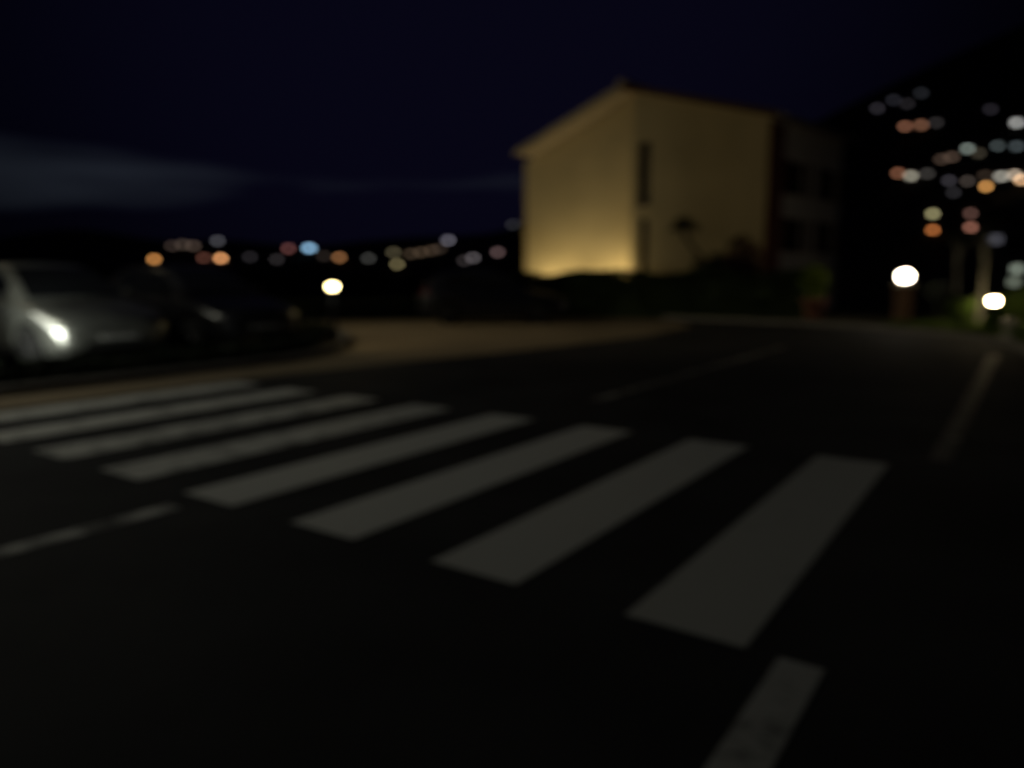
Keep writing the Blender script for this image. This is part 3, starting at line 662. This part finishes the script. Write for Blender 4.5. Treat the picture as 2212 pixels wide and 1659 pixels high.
# ------------------------------------------------------------------ lit houses across the valley and on the hill
BOK = 180.0
def lin(c): return tuple(((v/255)/12.92 if v/255 < .04045 else (((v/255)+.055)/1.055)**2.4) for v in c)
hid = [0]; LIT = []
def px_of(u, z, org, ux): return Vector((org.x + ux.x*u, org.y + ux.y*u, z))
def far_house(label, wins, group, size='auto', depth=8.0, dist=None):
    """wins: (px, py, seen colour, width factor)"""
    hid[0] += 1; rg = random.Random(hid[0]); auto = size == 'auto'; mx = sum(v[0] for v in wins)/len(wins); my = max(v[1] for v in wins)
    dist = dist or hit_ground(mx, my + 12); d0 = ray(mx, my); org = Vector((0, 0, CAM_H)) + d0 * dist
    if auto: size = (max(.5, .0052*dist), max(.45, .0046*dist))
    azr = math.atan2(d0.x, d0.y) + rg.uniform(-.28, .28); nrm = Vector((-math.sin(azr), -math.cos(azr), 0)); ux = Vector((math.cos(azr), -math.sin(azr), 0))
    pos = []
    for (px, py, c, wf) in wins:
        p = on_plane(px, py, org, nrm); pos.append(((p - org).dot(ux), p.z, c, wf))
    zg = min(float(height(org.x + ux.x*q, org.y + ux.y*q)) for q in (-6, 0, 6)) - 1.0
    mg = min(1.0, dist/170); u0 = min(p[0]-size[0]*p[3]*.5 for p in pos) - mg*rg.uniform(.8, 1.7); u1 = max(p[0]+size[0]*p[3]*.5 for p in pos) + mg*rg.uniform(.8, 1.7); zt = max(p[1] for p in pos) + 1.35
    root = empty('lit_house', (org.x, org.y, zg)); tag(root, label, 'house', group)
    root.matrix_world = Matrix(((ux.x, -nrm.x, 0, org.x), (ux.y, -nrm.y, 0, org.y), (0, 0, 1, zg), (0, 0, 0, 1)))
    H_ = zt - zg
    MB().box((u0, .05, 0), (u1, depth, H_)).build('wall', M['far_wall'], root)
    um = (u0+u1)/2; rf = MB(); rh = .9 + .04*(u1-u0)*.5
    rf.v = [(u0-.5,-.5,H_-.1),(u1+.5,-.5,H_-.1),(u1+.5,depth+.5,H_-.1),(u0-.5,depth+.5,H_-.1),(u0+.2,depth/2,H_+rh),(u1-.2,depth/2,H_+rh)]
    rf.f = [(0,1,5,4),(2,3,4,5),(1,2,5),(3,0,4),(3,2,1,0)]; ro = rf.build('roof', M['far_roof'], root)
    MB().box((um+.8, depth*.6, H_+.3), (um+1.5, depth*.6+.7, H_+rh+.7)).build('chimney', M['far_wall'], ro)
    def win(u, z, wd, hh, m):
        fr = MB(); f = .09
        fr.box((u-wd/2-f,-.02,z-hh/2-f),(u-wd/2,.048,z+hh/2+f)).box((u+wd/2,-.02,z-hh/2-f),(u+wd/2+f,.048,z+hh/2+f)).box((u-wd/2,-.02,z+hh/2),(u+wd/2,.048,z+hh/2+f)).box((u-wd/2,-.02,z-hh/2-f),(u+wd/2,.048,z-hh/2))
        wo = fr.build('window', M['far_frame'], root); MB().box((u-wd/2,.0,z-hh/2),(u+wd/2,.02,z+hh/2)).build('pane', m, wo)
    for (u, z, c, wf) in pos:
        wd, hh = size[0]*wf, size[1]; k = 754.0 / (org.y / math.cos(0)); area = (wd*k)*(hh*k)
        cl = lin(c); s = max(cl); tgt = max(1, BOK/area)
        win(u, z - zg, wd, hh, glow(tuple(v/s for v in cl), s*tgt*.68)); LIT.append((label, px_of(u, z, org, ux)))
    z0 = 2.0                                                        # a few dark windows
    while z0 < H_ - 1.3:
        u = u0 + 1.6
        while u < u1 - 1.2:
            if all(abs(u-p[0]) > .8+size[0]*p[3]*.55 or abs(z0-(p[1]-zg)) > 1.9 for p in pos): win(u, z0, 1.0, 1.4, M['pane'])
            u += 2.7
        z0 += 3.0
V_ = 'lit houses across the valley'; H_g = 'lit houses on the hillside'
far_house('far house with one amber window, leftmost light in the valley', [(333,560,(170,115,62),1)], V_)
far_house('far block with a dim beige row of windows, above the left amber lights', [(372,531,(44,36,32),1.2),(395,528,(52,44,38),1.2),(418,531,(56,46,40),1.2)], V_)
far_house('far house with a single grey window above the peach one', [(470,520,(58,58,62),1)], V_)
far_house('far house with a peach window next to a dull red one', [(440,557,(70,42,34),1),(477,558,(205,142,92),1)], V_)
far_house('far house with two very dim windows, right of the peach light', [(540,555,(30,28,30),1),(598,560,(36,33,34),1)], V_)
far_house('far house with one dull red window, left of the blue light', [(623,537,(80,48,46),1)], V_)
far_house('far building with a wide light blue window', [(668,536,(125,165,195),1.5)], V_)
far_house('far house with a brown orange window, right of the blue light', [(733,556,(118,80,50),1),(700,553,(32,27,24),1.2)], V_)
far_house('far house with a dim grey window midway between blue light and lit wall', [(796,558,(48,48,46),1)], V_)
far_house('far house with an olive yellow window over a brighter one', [(850,545,(62,57,42),1.1),(858,571,(92,84,58),.9)], V_)
far_house('long far building with dim brown windows, left of the lit wall', [(888,548,(50,41,31),1.3),(910,545,(52,42,32),1.3),(932,541,(50,40,31),1.3),(950,537,(38,31,26),1.2)], V_)
far_house('far house with a grey window, highest light left of the lit wall', [(968,519,(82,80,88),1)], V_)
far_house('far house with two grey windows below the highest grey light', [(1022,557,(72,68,70),1),(1003,563,(40,36,36),1)], V_)
far_house('far house with a pinkish window, near the lit wall', [(1075,545,(76,60,60),1)], V_)
far_house('far house with dim windows at the lit wall edge', [(1108,485,(34,34,36),1)], V_)
far_house('faint hillside house right of the black trees, leftmost of the top row', [(1895,234,(34,32,36),1)], H_g)
far_house('faint hillside house, second of the top row', [(1930,216,(26,26,30),1),(1960,224,(27,25,27),1)], H_g)
far_house('faint hillside house, topmost light of all', [(1990,201,(26,27,30),1)], H_g)
far_house('hillside house with a pair of brown windows near the top', [(1955,273,(100,66,50),1),(1990,270,(94,64,48),1),(2022,265,(34,32,32),1)], H_g)
far_house('hillside house with a grey white window at the right frame edge, near the top', [(2196,265,(135,135,132),1.2)], H_g)
far_house('faint hillside house above the greenish window', [(2140,236,(28,26,30),1)], H_g)
far_house('hillside house with a greenish grey window', [(2090,321,(96,104,98),1.2),(2114,331,(46,42,34),1.2)], H_g)
far_house('hillside block with a row of brown windows below the greenish light', [(2034,344,(54,43,36),1.3),(2056,339,(60,48,40),1.3)], H_g)
far_house('hillside house with two dim green grey windows near the right edge', [(2155,315,(52,58,58),1),(2196,316,(52,58,60),1.2)], H_g)
far_house('hillside house with brown and cream windows, left end of the middle row', [(1940,374,(105,68,50),1),(1968,380,(128,124,110),1.2),(2003,375,(46,44,42),1.1)], H_g)
far_house('hillside house with three dim violet grey windows, centre of the middle row', [(2050,390,(44,42,46),1),(2060,416,(32,31,33),1),(2090,391,(52,46,42),1)], H_g)
far_house('brightest hillside house, white, peach and orange windows at the right edge', [(2128,379,(40,32,26),1.2),(2130,403,(180,128,70),1),(2163,381,(135,132,122),1.4),(2192,378,(150,135,118),1.2),(2206,388,(190,150,110),1)], H_g)
far_house('apartment block with olive window stacked over an orange one', [(2015,462,(128,122,88),1.1),(2015,497,(150,88,46),1)], H_g)
far_house('apartment block with two brown pink windows, one above the other', [(2097,461,(74,52,46),.9),(2097,491,(122,80,66),1)], H_g, dist=86)
far_house('low house with one grey window behind the slender trunks', [(2151,517,(66,66,72),1)], H_g, dist=46)
far_house('low house with two stacked grey green windows at the right frame edge', [(2197,581,(112,120,108),1),(2190,609,(92,98,86),1)], H_g, dist=50)
